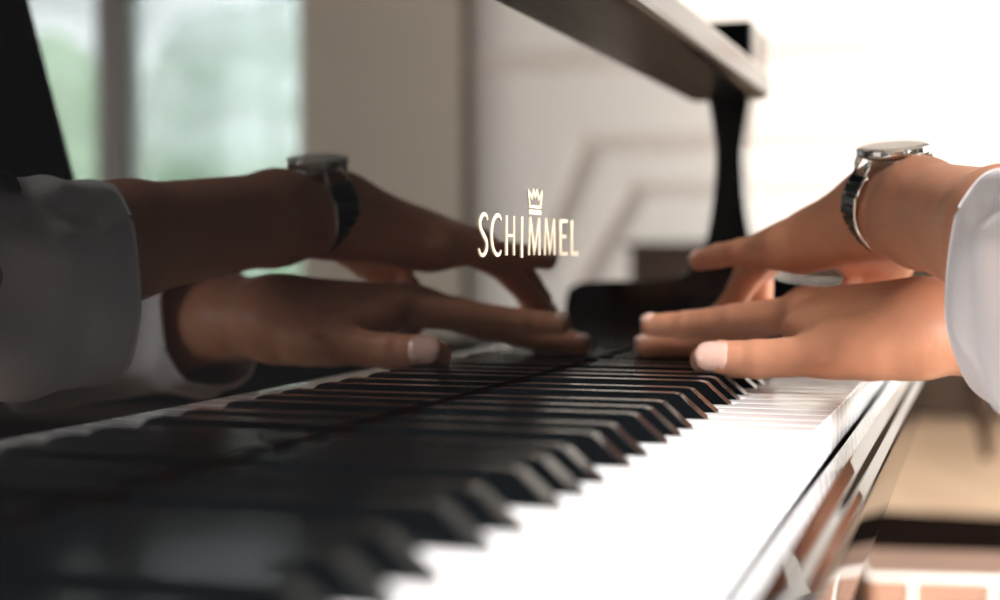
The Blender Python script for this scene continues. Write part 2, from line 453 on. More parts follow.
# ================================================================== PERSON
def lerp(a, b, t): return tuple(a[i]+(b[i]-a[i])*t for i in range(3))
def hand(lo, hi, spec, h=.0011):
    """one continuous hand-and-forearm surface"""
    palm = Field(lo, hi, h)
    for s in spec['palm']: palm.cone(*s[:4], k=s[4] if len(s) > 4 else .008, flat=s[5] if len(s) > 5 else None)
    for c, r, k in spec.get('pads', []): palm.ell(c, r, k)
    base = palm.F.copy(); total = base.copy()
    for f in spec['fingers']:
        g = Field(lo, hi, h); P, R = f['p'], f['r']
        for i in range(len(P)-1):
            a, b = P[i], P[i+1]; ra, rb = R[i], R[i+1]
            mid = lerp(a, b, .5)
            g.cone(a, mid, ra, (ra+rb)/2*.95, .0015); g.cone(mid, b, (ra+rb)/2*.95, rb, .0015)
        if f.get('web'): g.cone(f['web'], f['p'][0], f['r'][0]*1.05, f['r'][0]*1.02, .006)
        kk = f.get('k', .006); F = base; h_ = np.clip(.5+.5*(F-g.F)/kk, 0, 1)
        u = F*(1-h_)+g.F*h_-kk*h_*(1-h_)
        total = np.minimum(total, u)
    palm.F = total
    return palm.mesh()

# --- right hand (near, thumb towards the bass side), joints measured from the photograph
R_W = (.2075, .8575, .7672)
rh = dict(
  palm=[
    ((.45, .955, .745), (.29, .895, .758), .042, .034, .01, ((0, 0, 1), 1.12)),
    ((.29, .895, .758), (.232, .872, .7655), .034, .0275, .012, ((0, 0, 1), 1.08)),
    ((.232, .872, .7655), (.196, .862, .7675), .0275, .0255, .012, ((0, 0, 1), 1.1)),
    # metacarpals
    ((.198, .862, .770), (.132, .899, .7725), .020, .0118, .014), ((.198, .868, .7705), (.1275, .9205, .775), .019, .0118, .014),
    ((.200, .878, .768), (.128, .9420, .7735), .018, .0112, .014), ((.203, .885, .764), (.1335, .9610, .768), .016, .0105, .014),
    # thenar mass, heel of the hand
    ((.196, .857, .758), (.150, .851, .7555), .019, .0155, .014), ((.180, .868, .7575), (.147, .893, .760), .016, .012, .012),
    ((.185, .858, .762), (.140, .868, .7615), .018, .0125, .012), ((.150, .852, .757), (.128, .872, .7640), .0125, .0085, .010), ((.168, .872, .7685), (.130, .889, .7690), .0145, .0105, .014),
    ((.198, .885, .756), (.145, .945, .757), .013, .011, .012)],
  pads=[((.160, .880, .769), (.032, .026, .012), .008)],
  fingers=[
    dict(p=[(.168, .849, .7545), (.1424, .8385, .7515), (.1104, .8390, .7487), (.0895, .8405, .7482), (.0800, .8415, .7475)], r=[.0155, .0118, .0110, .0106, .0080], k=.010),
    dict(p=[(.1300, .8980, .7722), (.0859, .9153, .7668), (.0540, .9262, .7630), (.0300, .9325, .7622)], r=[.0120, .0102, .0090, .0073], k=.007),
    dict(p=[(.1275, .9203, .7746), (.0838, .9419, .7600), (.0510, .9515, .7505), (.0215, .9528, .7478)], r=[.0116, .0095, .0084, .0070], k=.007),
    dict(p=[(.1280, .9420, .7732), (.0876, .9683, .7640), (.0610, .9765, .7545), (.0365, .9785, .7500)], r=[.0108, .0086, .0075, .0061], k=.006),
    dict(p=[(.1333, .9610, .7680), (.1010, .9830, .7620), (.0822, .9905, .7555), (.0650, .9925, .7510)], r=[.0102, .0076, .0066, .0056], k=.006)])
# --- left hand (crossing above and behind it, little finger nearest the camera)
lh = dict(
  palm=[
    ((.290, .655, .802), (.240, .755, .8150), .034, .0275, .01, ((0, 0, 1), .85)),
    ((.240, .755, .8150), (.197, .862, .8300), .0275, .0240, .012, ((0, 0, 1), .84)),
    ((.197, .862, .8300), (.172, .908, .8345), .0240, .0215, .012, ((0, 0, 1), .85)),
    ((.174, .899, .832), (.112, .935, .8115), .0190, .0115, .018), ((.174, .906, .837), (.108, .953, .8135), .0175, .0110, .014),
    ((.177, .916, .838), (.107, .975, .8130), .0175, .0115, .014), ((.180, .922, .834), (.109, .997, .8140), .0165, .0112, .014),
    ((.176, .898, .822), (.125, .936, .8065), .0155, .0110, .012), ((.184, .928, .822), (.150, .966, .806), .0150, .012, .012)],
  pads=[((.142, .945, .822), (.026, .030, .013), .008)],
  fingers=[
    dict(p=[(.184, .928, .818), (.178, .962, .801), (.163, .979, .789), (.150, .974, .784)], r=[.0145, .0112, .0100, .0078], k=.010),
    dict(p=[(.107, .998, .813), (.085, 1.030, .796), (.084, 1.042, .772), (.088, 1.043, .758)], r=[.0110, .0088, .0077, .0064], k=.006),
    dict(p=[(.105, .975, .813), (.080, 1.005, .798), (.068, 1.018, .775), (.063, 1.022, .759)], r=[.0112, .0090, .0078, .0064], k=.006),
    dict(p=[(.106, .953, .8135), (.0886, .988, .799), (.0744, 1.001, .781), (.061, 1.009, .767)], r=[.0112, .0093, .0084, .0068], k=.006),
    dict(p=[(.112, .935, .8115), (.084, .953, .8085), (.067, .967, .8062), (.0520, .979, .8030)], r=[.0108, .0088, .0080, .0068], k=.012)])
v1 = hand((.005, .795, .715), (.300, 1.03, .815), rh)
v2 = hand((.035, .69, .735), (.31, 1.07, .880), lh)

BODY_Y, BX = .750, .53
# head, neck, chest, arms, legs : coarser surface joined inside the sleeves
bf = Field((-.05, .40, .02), (.90, 1.28, 1.55), .006)
SL, SR = (BX, BODY_Y-.175, 1.06), (BX, BODY_Y+.175, 1.06)
EL, ER = (.290, .655, .802), (.45, .955, .745)
bf.cone(SL, lerp(SL, EL, .55), .052, .046, .02); bf.cone(lerp(SL, EL, .55), EL, .046, .040, .02)
bf.cone(SR, lerp(SR, ER, .55), .052, .046, .02); bf.cone(lerp(SR, ER, .55), ER, .046, .040, .02)
bf.cone(EL, (.270, .695, .806), .036, .028, .01, flat=((0, 0, 1), .85)); bf.cone(ER, (.29, .895, .758), .042, .034, .01); bf.cone((.29, .895, .758), (.25, .885, .763), .034, .028, .01)
bf.cone((BX+.02, BODY_Y, .60), (BX, BODY_Y, .80), .115, .105, .03); bf.ell((BX, BODY_Y, .97), (.10, .165, .17), .04)
bf.cone((BX, BODY_Y-.13, 1.07), (BX, BODY_Y+.13, 1.07), .055, .055, .04)
bf.cone((BX, BODY_Y, 1.10), (BX-.025, BODY_Y, 1.20), .055, .050, .02)
HC = (BX-.045, BODY_Y, 1.295)
bf.ell((HC[0]+.012, HC[1], HC[2]+.02), (.095, .075, .10), .01); bf.ell((HC[0]-.02, HC[1], HC[2]-.045), (.068, .056, .075), .03)
bf.cone((HC[0]-.088, HC[1], HC[2]+.01), (HC[0]-.105, HC[1], HC[2]-.028), .008, .013, .012)     # nose
bf.cone((HC[0]-.078, HC[1]-.014, HC[2]-.062), (HC[0]-.078, HC[1]+.014, HC[2]-.062), .009, .009, .008)  # mouth
bf.ell((HC[0]-.065, HC[1], HC[2]-.098), (.022, .026, .02), .02)
for s in (-1, 1):
    bf.ell((HC[0]+.01, HC[1]+s*.077, HC[2]-.015), (.018, .009, .031), .005)
    bf.cone((HC[0]-.076, HC[1]+s*.012, HC[2]+.026), (HC[0]-.07, HC[1]+s*.05, HC[2]+.027), .009, .008, .012)  # brow
    hip = (BX+.04, BODY_Y+s*.09, .56); knee = (.12, BODY_Y+s*.13, .505); ank = (.16, BODY_Y+s*.12, .10)
    bf.cone(hip, knee, .082, .052, .03); bf.cone(knee, ank, .052, .034, .02); bf.cone(ank, (.02, BODY_Y+s*.13, .055), .032, .026, .02)
v3 = cut(bf.mesh(), lambda v: ~(((v[:, 0] < .300) & (v[:, 2] > .70) & (v[:, 1] > .80)) | ((v[:, 2] > .70) & (v[:, 1] > .735) & (v[:, 0] < .26))))
v1 = cut(v1, lambda v: v[:, 0] < .297); v2 = cut(v2, lambda v: v[:, 1] > .704)
bme = np_mesh('person', [v1, v2, v3], 1); bme.materials.append(M['skin'])
person = link('person', bme)
tag(person, 'person in white shirt sleeves playing the piano with one hand crossed above the other', 'person')
def pchild(name, me_or_bm, m, smooth=True, lab=None):
    me = me_or_bm if isinstance(me_or_bm, bpy.types.Mesh) else mesh_of(me_or_bm, name)
    o = link(name, me, M[m], person, smooth)
    if lab: o['label'] = lab
    return o

# nails: thin curved plates wrapped on the finger ends
def nail(tip, prev, r, up, length=.012, width=1.25, name='fingernail', back=.4, ext=.003):
    tip = V(tip); ax = (tip-V(prev)).normalized(); up = V(up); up = (up-ax*up.dot(ax)).normalized(); side = ax.cross(up)
    bm = bmesh.new(); N, K = 10, 12; g = []
    for i in range(N+1):
        t = i/N*2-1                                  # -1 root .. 1 tip
        s = (t*.5)*length+(ext-length*.5+r*.5)
        hw = width*math.sqrt(max(0, 1-abs(t)**3.2))*.98
        row = []
        for k in range(K+1):
            a = (k/K*2-1)*max(hw, .02)
            rr = r*(1.0-.10*max(0, t)**2)+.0006-.0014*max(0, -t)**4-.0005*abs(k/K*2-1)**4
            # follow the fingertip dome
            p = tip+ax*s+(up*math.cos(a)+side*math.sin(a))*rr
            ds = max(0, s)
            if ds > 0: p -= up*(r-math.sqrt(max(r*r-ds*ds*.55, 0)))
            row.append(bm.verts.new(p))
        g.append(row)
    for i in range(N):
        for k in range(K): bm.faces.new((g[i][k], g[i][k+1], g[i+1][k+1], g[i+1][k]))
    o = pchild(name, bm, 'nail')
    sd = o.modifiers.new('t', 'SOLIDIFY'); sd.thickness = .0008; sd.offset = -.6
    return o
nail((.0820, .8412, .7480), (.1104, .8390, .7487), .0104, (.0, -.93, .36), .0215, 1.05, name='thumbnail', ext=.0005)
for f, up in ((rh['fingers'][1], (0, -.25, 1)), (rh['fingers'][2], (0, -.1, 1)), (rh['fingers'][3], (0, .1, 1)), (rh['fingers'][4], (0, .3, 1))):
    nail(f['p'][-1], f['p'][-2], f['r'][-1], up, .0105, 1.0)
for f, up in ((lh['fingers'][1], (-1, .2, .5)), (lh['fingers'][2], (-1, 0, .6)), (lh['fingers'][3], (-1, -.2, .7)), (lh['fingers'][4], (-.3, -.3, 1))):
    nail(f['p'][-1], f['p'][-2], f['r'][-1], up, .0105, 1.0)
nail(lh['fingers'][0]['p'][-1], lh['fingers'][0]['p'][-2], .0085, (.2, -.9, -.1), .013, 1.0, name='thumbnail')

# shirt: torso and upper sleeves
sf = Field((.25, .35, .40), (.80, 1.20, 1.2), .0075)
sf.cone((BX+.02, BODY_Y, .60), (BX, BODY_Y, .80), .128, .118, .03); sf.ell((BX, BODY_Y, .97), (.112, .178, .18), .04)
sf.cone((BX, BODY_Y-.13, 1.07), (BX, BODY_Y+.13, 1.07), .066, .066, .04)
sf.cone(SL, lerp(SL, EL, .93), .070, .064, .03); sf.cone(SR, lerp(SR, ER, .93), .070, .064, .03)
sm = sf.mesh()
pchild('black_top', np_mesh('black_top', [sm], 2), 'vest', lab='black top over the white shirt')
# collar
bm = bmesh.new()
for j in range(1):
    rings = []
    for z, r in ((1.105, .072), (1.155, .064), (1.16, .067), (1.12, .083)):
        rings.append([bm.verts.new((BX-.01+r*math.cos(k*math.pi/16)*.95, BODY_Y+r*math.sin(k*math.pi/16), z)) for k in range(32)])
    for A, B in zip(rings, rings[1:]):
        for k in range(32): bm.faces.new((A[k], A[(k+1) % 32], B[(k+1) % 32], B[k]))
pchild('collar', bm, 'cloth')
# trousers
tf = Field((-.02, .45, .10), (.80, 1.05, .75), .008)
tf.cone((BX+.04, BODY_Y-.05, .60), (BX+.04, BODY_Y+.05, .60), .13, .13, .03)
for s in (-1, 1):
    hip = (BX+.04, BODY_Y+s*.09, .57); knee = (.12, BODY_Y+s*.13, .505); ank = (.155, BODY_Y+s*.12, .15)
    tf.cone(hip, knee, .095, .068, .03); tf.cone(knee, ank, .068, .055, .02)
pchild('trousers', np_mesh('trousers', [cut(tf.mesh(), lambda v: v[:, 2] < .68)], 2), 'trousers')
for s in (-1, 1):
    zf = Field((-.12, BODY_Y+s*.13-.08, -.01), (.26, BODY_Y+s*.13+.08, .16), .005)
    zf.cone((.17, BODY_Y+s*.12, .045), (.0, BODY_Y+s*.13, .042), .040, .042, .02); zf.cone((.0, BODY_Y+s*.13, .04), (-.05, BODY_Y+s*.135, .035), .042, .034, .02)
    zf.cone((.165, BODY_Y+s*.12, .05), (.16, BODY_Y+s*.12, .11), .042, .045, .02)
    v, f = zf.mesh(); v[:, 2] = np.maximum(v[:, 2], .001)
    pchild('shoe', np_mesh('shoe', [(v, f)], 1), 'leather')
# hair, eyes, lips
hf = Field((HC[0]-.13, BODY_Y-.12, HC[2]-.12), (HC[0]+.15, BODY_Y+.12, HC[2]+.16), .005)
hf.ell((HC[0]+.022, BODY_Y, HC[2]+.032), (.098, .083, .102), .01); hf.ell((HC[0]+.06, BODY_Y, HC[2]-.03), (.05, .06, .06), .02)
hm = cut(hf.mesh(), lambda v: (v[:, 2] > HC[2]+.048-.5*np.clip(v[:, 0]-HC[0]+.03, 0, .2)*1.3))
pchild('hair', np_mesh('hair', [hm], 2), 'hair')
for s in (-1, 1):
    bm = bmesh.new(); bmesh.ops.create_uvsphere(bm, u_segments=16, v_segments=10, radius=.0125, matrix=Matrix.Translation((HC[0]-.073, BODY_Y+s*.031, HC[2]+.005))); e = pchild('eye', bm, 'eye')
    bm = bmesh.new(); bmesh.ops.create_uvsphere(bm, u_segments=12, v_segments=8, radius=.006, matrix=Matrix.Translation((HC[0]-.0815, BODY_Y+s*.031, HC[2]+.003))); io = link('iris', mesh_of(bm, 'iris'), M['iris'], e, True)
bm = bmesh.new(); tube(bm, [(HC[0]-.083, BODY_Y-.022, HC[2]-.062), (HC[0]-.088, BODY_Y, HC[2]-.060), (HC[0]-.083, BODY_Y+.022, HC[2]-.062)], [.002, .005, .002], 10); pchild('lips', bm, 'lips')

# sleeves with open cuffs: lofted cloth with folds
def sleeve(name, path, radii, seed, folds=.0034, droop=0):
    """path: list of centres, radii: (horizontal, up, down) half sizes; solid cloth with real thickness"""
    rnd = random.Random(seed); bm = bmesh.new(); P = spline(path, 10); n = len(P); K = 72
    Rr = spline([V(r) for r in radii], 10); rings = []
    ph = [rnd.uniform(0, 6.28) for _ in range(8)]
    for i, p in enumerate(P):
        t = (P[min(i+1, n-1)]-P[max(i-1, 0)]).normalized(); side = t.cross(V((0, 0, 1))).normalized(); up = side.cross(t)
        rw, ru, rd = Rr[i]; u = i/(n-1); ring = []
        for k in range(K):
            a = 2*math.pi*k/K; c, s_ = math.cos(a), math.sin(a); c = math.copysign(abs(c)**.8, c); s_ = math.copysign(abs(s_)**.8, s_)
            amp = folds*(.35+min(u*3, 1))
            w = amp*(math.sin(3*a+ph[0]+5*u)+.7*math.sin(5*a+ph[1]-7*u)+.6*math.sin(2*a+ph[2]+14*u)+.45*math.sin(9*a+ph[3]+4*u)+.5*math.sin(22*u+ph[4]+2*a))
            v = (ru if s_ > 0 else rd)
            shear = .10*rw*math.sin(a)
            ring.append(bm.verts.new(p+side*(c*(rw+w))+V((0, 0, 1))*(s_*(v+w))+t*(shear)))
        rings.append(ring)
    for A, B in zip(rings, rings[1:]):
        for k in range(K): bm.faces.new((A[k], A[(k+1) % K], B[(k+1) % K], B[k]))
    o = pchild(name, bm, 'cloth'); md = o.modifiers.new('t', 'SOLIDIFY'); md.thickness = .0016; md.offset = 0
    # stitched hem at the opening
    bm = bmesh.new(); tube(bm, [v for v in hem_pts(rings_pts)], .0012, 6, True) if False else bm.free()
    return o, [v for v in range(K)]
def sl_hem(o, K=72):
    me = o.data; pts = [me.vertices[i].co.copy() for i in range(K)]
    bm = bmesh.new(); tube(bm, pts, .0015, 6, True); h = link('hem', mesh_of(bm, 'hem'), M['cloth'], o, True); return h
o, _ = sleeve('left_sleeve'.replace('left_', ''), [(.2450, .740, .803), (.256, .715, .800), (.270, .690, .797), (.300, .655, .802), (.33, .643, .835)],
          [(.032, .046, .067), (.036, .046, .068), (.041, .049, .066), (.052, .052, .060), (.056, .056, .060)], 3, .0024)
sl_hem(o)
o, _ = sleeve('sleeve', [(.254, .881, .764), (.280, .891, .760), (.34, .913, .756), (.43, .947, .755), (.455, .952, .78)],
          [(.040, .038, .046), (.041, .040, .048), (.046, .044, .048), (.052, .050, .055), (.056, .056, .056)], 8, .0024)
sl_hem(o)

# ================================================================== WATCH on the left wrist
wc = V((.1815, .8935, .8345)); ax = V((.43, -.88, -.16)).normalized()
xs = V((0, 0, 1)).cross(ax).normalized()*-1; up = ax.cross(xs); up = up if up.z > 0 else -up
watch = empty('wristwatch', wc, 'wristwatch with steel case and black band on the upper wrist', 'watch')
DOR = (up*math.cos(math.radians(-7))+V((1, .35, 0)).normalized()*math.sin(math.radians(-7)))
DOR = (DOR-ax*DOR.dot(ax)).normalized(); SD = ax.cross(DOR).normalized()
RW, RH = .0262, .0262
def on_wrist(ang, extra=0, along=0):
    """ang 0 = back of wrist, positive towards the fallboard side"""
    d = DOR*math.cos(ang)+SD*math.sin(ang)
    r = RW*RH/math.sqrt((RH*math.sin(ang))**2+(RW*math.cos(ang))**2)
    return wc+d*(r+extra)+ax*along, d
def band_piece(a0, a1, w0, w1, th, lift, n=6):
    bm = bmesh.new(); rows = []
    for i in range(n+1):
        a = a0+(a1-a0)*i/n; w = w0+(w1-w0)*i/n
        q = []
        for e, l in ((lift, -w), (lift, w), (lift+th, w), (lift+th, -w)): q.append(bm.verts.new(on_wrist(a, e, l)[0]-wc))
        rows.append(q)
    for A, B in zip(rows, rows[1:]):
        for k in range(4): bm.faces.new((A[k], A[(k+1) % 4], B[(k+1) % 4], B[k]))
    bm.faces.new(rows[0][::-1]); bm.faces.new(rows[-1]); return bm
def wpart(name, bm, m, parent=None, bev=.0005, smooth=False):
    o = link(name, mesh_of(bm, name), M[m], parent or watch, smooth)
    if bev: bevel_mod(o, bev, 2)
    return o
a0 = math.radians(44)
nl = 22; span = 2*math.pi-2*a0
for i in range(nl):
    s0 = a0+span*i/nl+.012; s1 = a0+span*(i+1)/nl-.012; w = .0098-.0015*math.sin(math.pi*i/nl)
    l = wpart('band_link', band_piece(s0, s1, w, w, .0032, .0006, 3), 'band', bev=.0006)
bm = bmesh.new()
for sgn in (-1, 1):
    pts = [on_wrist(a0+span*i/48, .0024, sgn*(.0101-.0012*math.sin(math.pi*i/48)))[0]-wc for i in range(49)]
    tube(bm, pts, .0011, 8)
wpart('band_edge', bm, 'steel', bev=0, smooth=True)
# case: disc tangent to the back of the wrist
def disc(bm, c, nrm, prof, seg=48):
    nrm = nrm.normalized(); u = ax; w = nrm.cross(u).normalized(); rings = []
    for r, z in prof: rings.append([bm.verts.new(c+nrm*z+(u*math.cos(2*math.pi*k/seg)+w*math.sin(2*math.pi*k/seg))*r) for k in range(seg)])
    for A, B in zip(rings, rings[1:]):
        for k in range(seg): bm.faces.new((A[k], A[(k+1) % seg], B[(k+1) % seg], B[k]))
    bm.faces.new(rings[0][::-1]); bm.faces.new(rings[-1])
cc = DOR*(RW+.0022)
bm = bmesh.new(); disc(bm, cc, DOR, [(.0145, 0), (.0180, .0012), (.0206, .003), (.0206, .0052), (.0190, .0070), (.0160, .0072), (.0158, .0066)])
case = wpart('case', bm, 'steel', bev=0, smooth=True)
bm = bmesh.new(); disc(bm, cc, DOR, [(.0157, .0065), (.0157, .00695)]); o = link('dial', mesh_of(bm, 'dial'), M['dial'], case)
bm = bmesh.new(); disc(bm, cc, DOR, [(.0200, .0048), (.0208, .0054), (.0202, .0068), (.0184, .0074), (.0166, .0074)]); o = link('bezel', mesh_of(bm, 'bezel'), M['steel'], case, True)
bm = bmesh.new(); tube(bm, [cc+DOR*.0045+ax*.0185, cc+DOR*.0045+ax*.0225], .0028, 12); o = link('crown_knob', mesh_of(bm, 'crown_knob'), M['steel'], case, True)
for s in (-1, 1):
    for t in (-1, 1):
        bm = bmesh.new(); p = cc+SD*s*.0165+ax*t*.0075+DOR*.003; q = on_wrist(s*a0*1.02, .003, t*.0085)[0]-wc
        tube(bm, [p, (p+q)/2+DOR*.0012, q], [.0022, .0021, .0016], 8); wpart('lug', bm, 'steel', bev=0, smooth=True)

# ================================================================== BENCH the player sits on
bench = empty('piano_bench', (.59, BODY_Y, 0), 'black leather piano bench under the seated person', 'bench')
def bp(name, bm, m, bev=0, smooth=False, parent=bench):
    o = link(name, mesh_of(bm, name), M[m], None, smooth); rel(o, parent)
    if bev: bevel_mod(o, bev)
    return o
bm = bmesh.new(); box(bm, .43, .77, BODY_Y-.30, BODY_Y+.30, .40, .475, .02, 4); bp('cushion', bm, 'leather', smooth=True)
bm = bmesh.new(); box(bm, .44, .76, BODY_Y-.29, BODY_Y+.29, .34, .40); bp('frame', bm, 'piano', .003)
for lx in (.465, .735):
    for s in (-1, 1):
        bm = bmesh.new(); lathe(bm, [(.016, 0), (.02, .02), (.026, .34)], lx, BODY_Y+s*.265, 16); bp('leg', bm, 'piano', smooth=True)

# ================================================================== ROOM
def st(name, bm, m, bev=0, parent=None):
    o = link(name, mesh_of(bm, name), M[m], parent)
    if parent is None: o['kind'] = 'structure'
    if bev: bevel_mod(o, bev)
    return o
FY = 8.0; XL, XR, YB, H = -3.6, 6.8, -3.6, 3.2
bm = bmesh.new(); box(bm, XL-.2, XR+.2, YB-.2, FY+.2, -.1, 0); st('floor', bm, 'floor')
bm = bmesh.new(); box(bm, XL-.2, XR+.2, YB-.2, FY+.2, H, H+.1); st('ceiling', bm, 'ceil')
def wall_with_holes(name, axis, pos, th, u0, u1, holes, m='wall'):
    """holes: (u0,u1,z0,z1)"""
    bm = bmesh.new(); hs = sorted(holes); u = u0
    def put(a, b, z0, z1):
        if b-a < 1e-4 or z1-z0 < 1e-4: return
        if axis == 'y': box(bm, a, b, pos, pos+th, z0, z1)
        else: box(bm, pos, pos+th, a, b, z0, z1)
    for a, b, z0, z1 in hs:
        put(u, a, 0, H); put(a, b, 0, z0); put(a, b, z1, H); u = b
    put(u, u1, 0, H); return st(name, bm, m)
wall_with_holes('wall_far', 'y', FY, .2, XL-.2, XR+.2, [(3.556, 6.35, .05, 2.9)])
wall_with_holes('wall_right', 'x', XR, .2, YB, FY, [(-2.6, -.2, .4, 2.8), (.6, 3.0, .4, 2.8), (3.8, 6.4, .4, 2.8)])
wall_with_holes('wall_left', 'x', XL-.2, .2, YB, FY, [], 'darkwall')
wall_with_holes('wall_back', 'y', YB-.2, .2, XL-.2, XR+.2, [(3.2, 6.4, .8, 3.0)], 'darkwall')  # back opening added so light reaches the sleeve and hands
# french window in the far wall: frame, mullion, glass, curtains
bm = bmesh.new()
box(bm, 3.40, 3.556, FY-.05, FY+.15, 0, 3.0); box(bm, 6.35, 6.5, FY-.05, FY+.15, 0, 3.0); box(bm, 3.40, 6.5, FY-.05, FY+.15, 2.9, 3.02); box(bm, 3.556, 6.35, FY-.02, FY+.15, .0, .06)
w1 = st('window_1', bm, 'taupe', .006)
bm = bmesh.new(); box(bm, 4.72, 4.90, FY-.06, FY+.1, .06, 2.9); st('window_mullion', bm, 'mull', .008, w1)
bm = bmesh.new(); box(bm, 3.556, 3.60, FY, FY+.08, .06, 2.9); box(bm, 4.68, 4.72, FY, FY+.08, .06, 2.9); box(bm, 3.60, 4.68, FY, FY+.08, .06, .2); box(bm, 3.60, 4.68, FY, FY+.08, 2.78, 2.9); st('casement', bm, 'frame', .006, w1)
bm = bmesh.new(); box(bm, 4.90, 4.96, FY, FY+.08, .06, 2.9); box(bm, 6.27, 6.35, FY, FY+.08, .06, 2.9); box(bm, 4.96, 6.27, FY, FY+.08, .06, .2); box(bm, 4.96, 6.27, FY, FY+.08, 2.78, 2.9); st('casement', bm, 'frame', .006, w1)
for a, b in ((3.60, 4.68), (4.96, 6.27)):
    bm = bmesh.new(); box(bm, a, b, FY+.04, FY+.046, .2, 2.78); st('pane', bm, 'glass', 0, w1)
def curtain(x0, x1, label):
    bm = bmesh.new(); n = int((x1-x0)/.012); top = []; bot = []
    rows = [[bm.verts.new((x0+(x1-x0)*i/n, FY-.10+.018*math.sin(i*.9)+.008*math.sin(i*.37), z)) for i in range(n+1)] for z in (.02, .8, 1.6, 2.4, 2.95)]
    for A, B in zip(rows, rows[1:]):
        for i in range(n): bm.faces.new((A[i], A[i+1], B[i+1], B[i]))
    o = link('curtain', mesh_of(bm, 'curtain'), M['sheer'], None, True); tag(o, label, 'curtain'); return o
curtain(4.45, 4.71, 'sheer white curtain hanging beside the brown-grey window mullion')
curtain(3.56, 3.76, 'sheer white curtain hanging at the wall side of the tall window')
# taupe pilaster, mouldings
bm = bmesh.new(); box(bm, 2.536, 3.40, FY-.12, FY, 0, H); st('trim_1', bm, 'taupe', .01)
def moulding(name, pts, w=.08, d=.035):
    bm = bmesh.new()
    for (x0, z0), (x1, z1) in zip(pts, pts[1:]):
        t = V((x1-x0, z1-z0)).normalized(); n = V((-t.y, t.x))
        prof = [(-w/2, 0), (-w/2, d*.5), (-w*.2, d), (w*.15, d*.7), (w/2, d*.45), (w/2, 0)]
        A = [bm.verts.new((x0+n.x*a-t.x*w/2, FY-b, z0+n.y*a-t.y*w/2)) for a, b in prof]; B = [bm.verts.new((x1+n.x*a+t.x*w/2, FY-b, z1+n.y*a+t.y*w/2)) for a, b in prof]
        for i in range(len(prof)-1): bm.faces.new((A[i], A[i+1], B[i+1], B[i]))
        bm.faces.new(A); bm.faces.new(B)
    return st(name, bm, 'mould')
moulding('trim_2', [(2.53, 1.86), (XL, 1.86)], .12, .05)
moulding('trim_3', [(2.12, .72), (1.84, 1.40), (-1.9, 1.40), (-2.2, .72)], .10, .04)
moulding('trim_4', [(1.86, .66), (1.58, 1.15), (-1.6, 1.15), (-1.9, .66)], .08, .04)
moulding('trim_5', [(2.53, 2.6), (XL, 2.6)], .14, .06)
bm = bmesh.new(); box(bm, XL, 2.536, FY-.02, FY, 0, .14); st('baseboard_far', bm, 'frame', .004)
for i, (ax_, pos, a, b, n) in enumerate((('x', XR, -2.6, -.2, 2), ('x', XR, .6, 3.0, 3), ('x', XR, 3.8, 6.4, 4), ('y', YB-.2, 3.2, 6.4, 5))):  # unseen windows; the last two added to light the far wall and the sleeve
    bm = bmesh.new()
    def bb(u0, u1, z0, z1):
        if ax_ == 'x': box(bm, pos+.06, pos+.14, u0, u1, z0, z1)
        else: box(bm, u0, u1, pos+.06, pos+.14, z0, z1)
    m_ = (a+b)/2
    zl, zh = (.4, 2.8) if ax_ == 'x' else (.8, 3.0)
    bb(a, a+.07, zl, zh); bb(b-.07, b, zl, zh); bb(m_-.05, m_+.05, zl, zh); bb(a, b, zl, zl+.07); bb(a, b, zh-.07, zh)
    st('window_%d' % n, bm, 'frame', .004)

# sideboard against the far wall
sb = empty('sideboard', (.0, 7.72, 0), 'low dark walnut sideboard against the cream far wall', 'sideboard')
bm = bmesh.new(); box(bm, -.75, 1.50, 7.5, 7.95, .03, .83, .006); rel(link('body', mesh_of(bm, 'body'), M['walnut']), sb)
bm = bmesh.new(); box(bm, -.78, 1.53, 7.47, 7.96, .83, .86, .006); rel(link('top', mesh_of(bm, 'top'), M['walnut']), sb)
for k in range(5):
    x0 = -.73+k*.446
    bm = bmesh.new(); box(bm, x0, x0+.44, 7.482, 7.5, .15, .80, .004); d = rel(link('door', mesh_of(bm, 'door'), M['walnut']), sb)
    bm = bmesh.new(); tube(bm, [(x0+.4, 7.47, .45), (x0+.4, 7.47, .55)], .008, 8); h_ = link('handle', mesh_of(bm, 'handle'), M['brass'], d, True); h_.location = -V(sb.location)
for x in (-.70, 1.45):
    for y in (7.53, 7.9):
        bm = bmesh.new(); lathe(bm, [(.018, 0), (.028, .03)], x, y, 12); rel(link('leg', mesh_of(bm, 'leg'), M['walnut'], None, True), sb)
# dark chair standing in front of it
ch = empty('dining_chair', (.02, 6.3, 0), 'dark wooden chair with tapered legs on the pale floor past the keyboard end', 'chair')
def cp(name, bm, smooth=False): return rel(link(name, mesh_of(bm, name), M['walnut'], None, smooth), ch)
bm = bmesh.new(); box(bm, -.20, .26, 6.08, 6.52, .40, .45, .015, 3); cp('seat', bm)
bm = bmesh.new(); box(bm, -.20, .26, 6.49, 6.52, .62, .78, .01); cp('backrest', bm)
for x in (-.16, .22):
    for y in (6.12, 6.48):
        bm = bmesh.new(); tube(bm, [(x+(x-.03)*.15, y, 0), (x, y, .25), (x, y, .42)], [.014, .05, .05], 12); cp('leg', bm, True)
    bm = bmesh.new(); tube(bm, [(x, 6.49, .42), (x, 6.51, .65)], .016, 10); cp('back_post', bm, True)
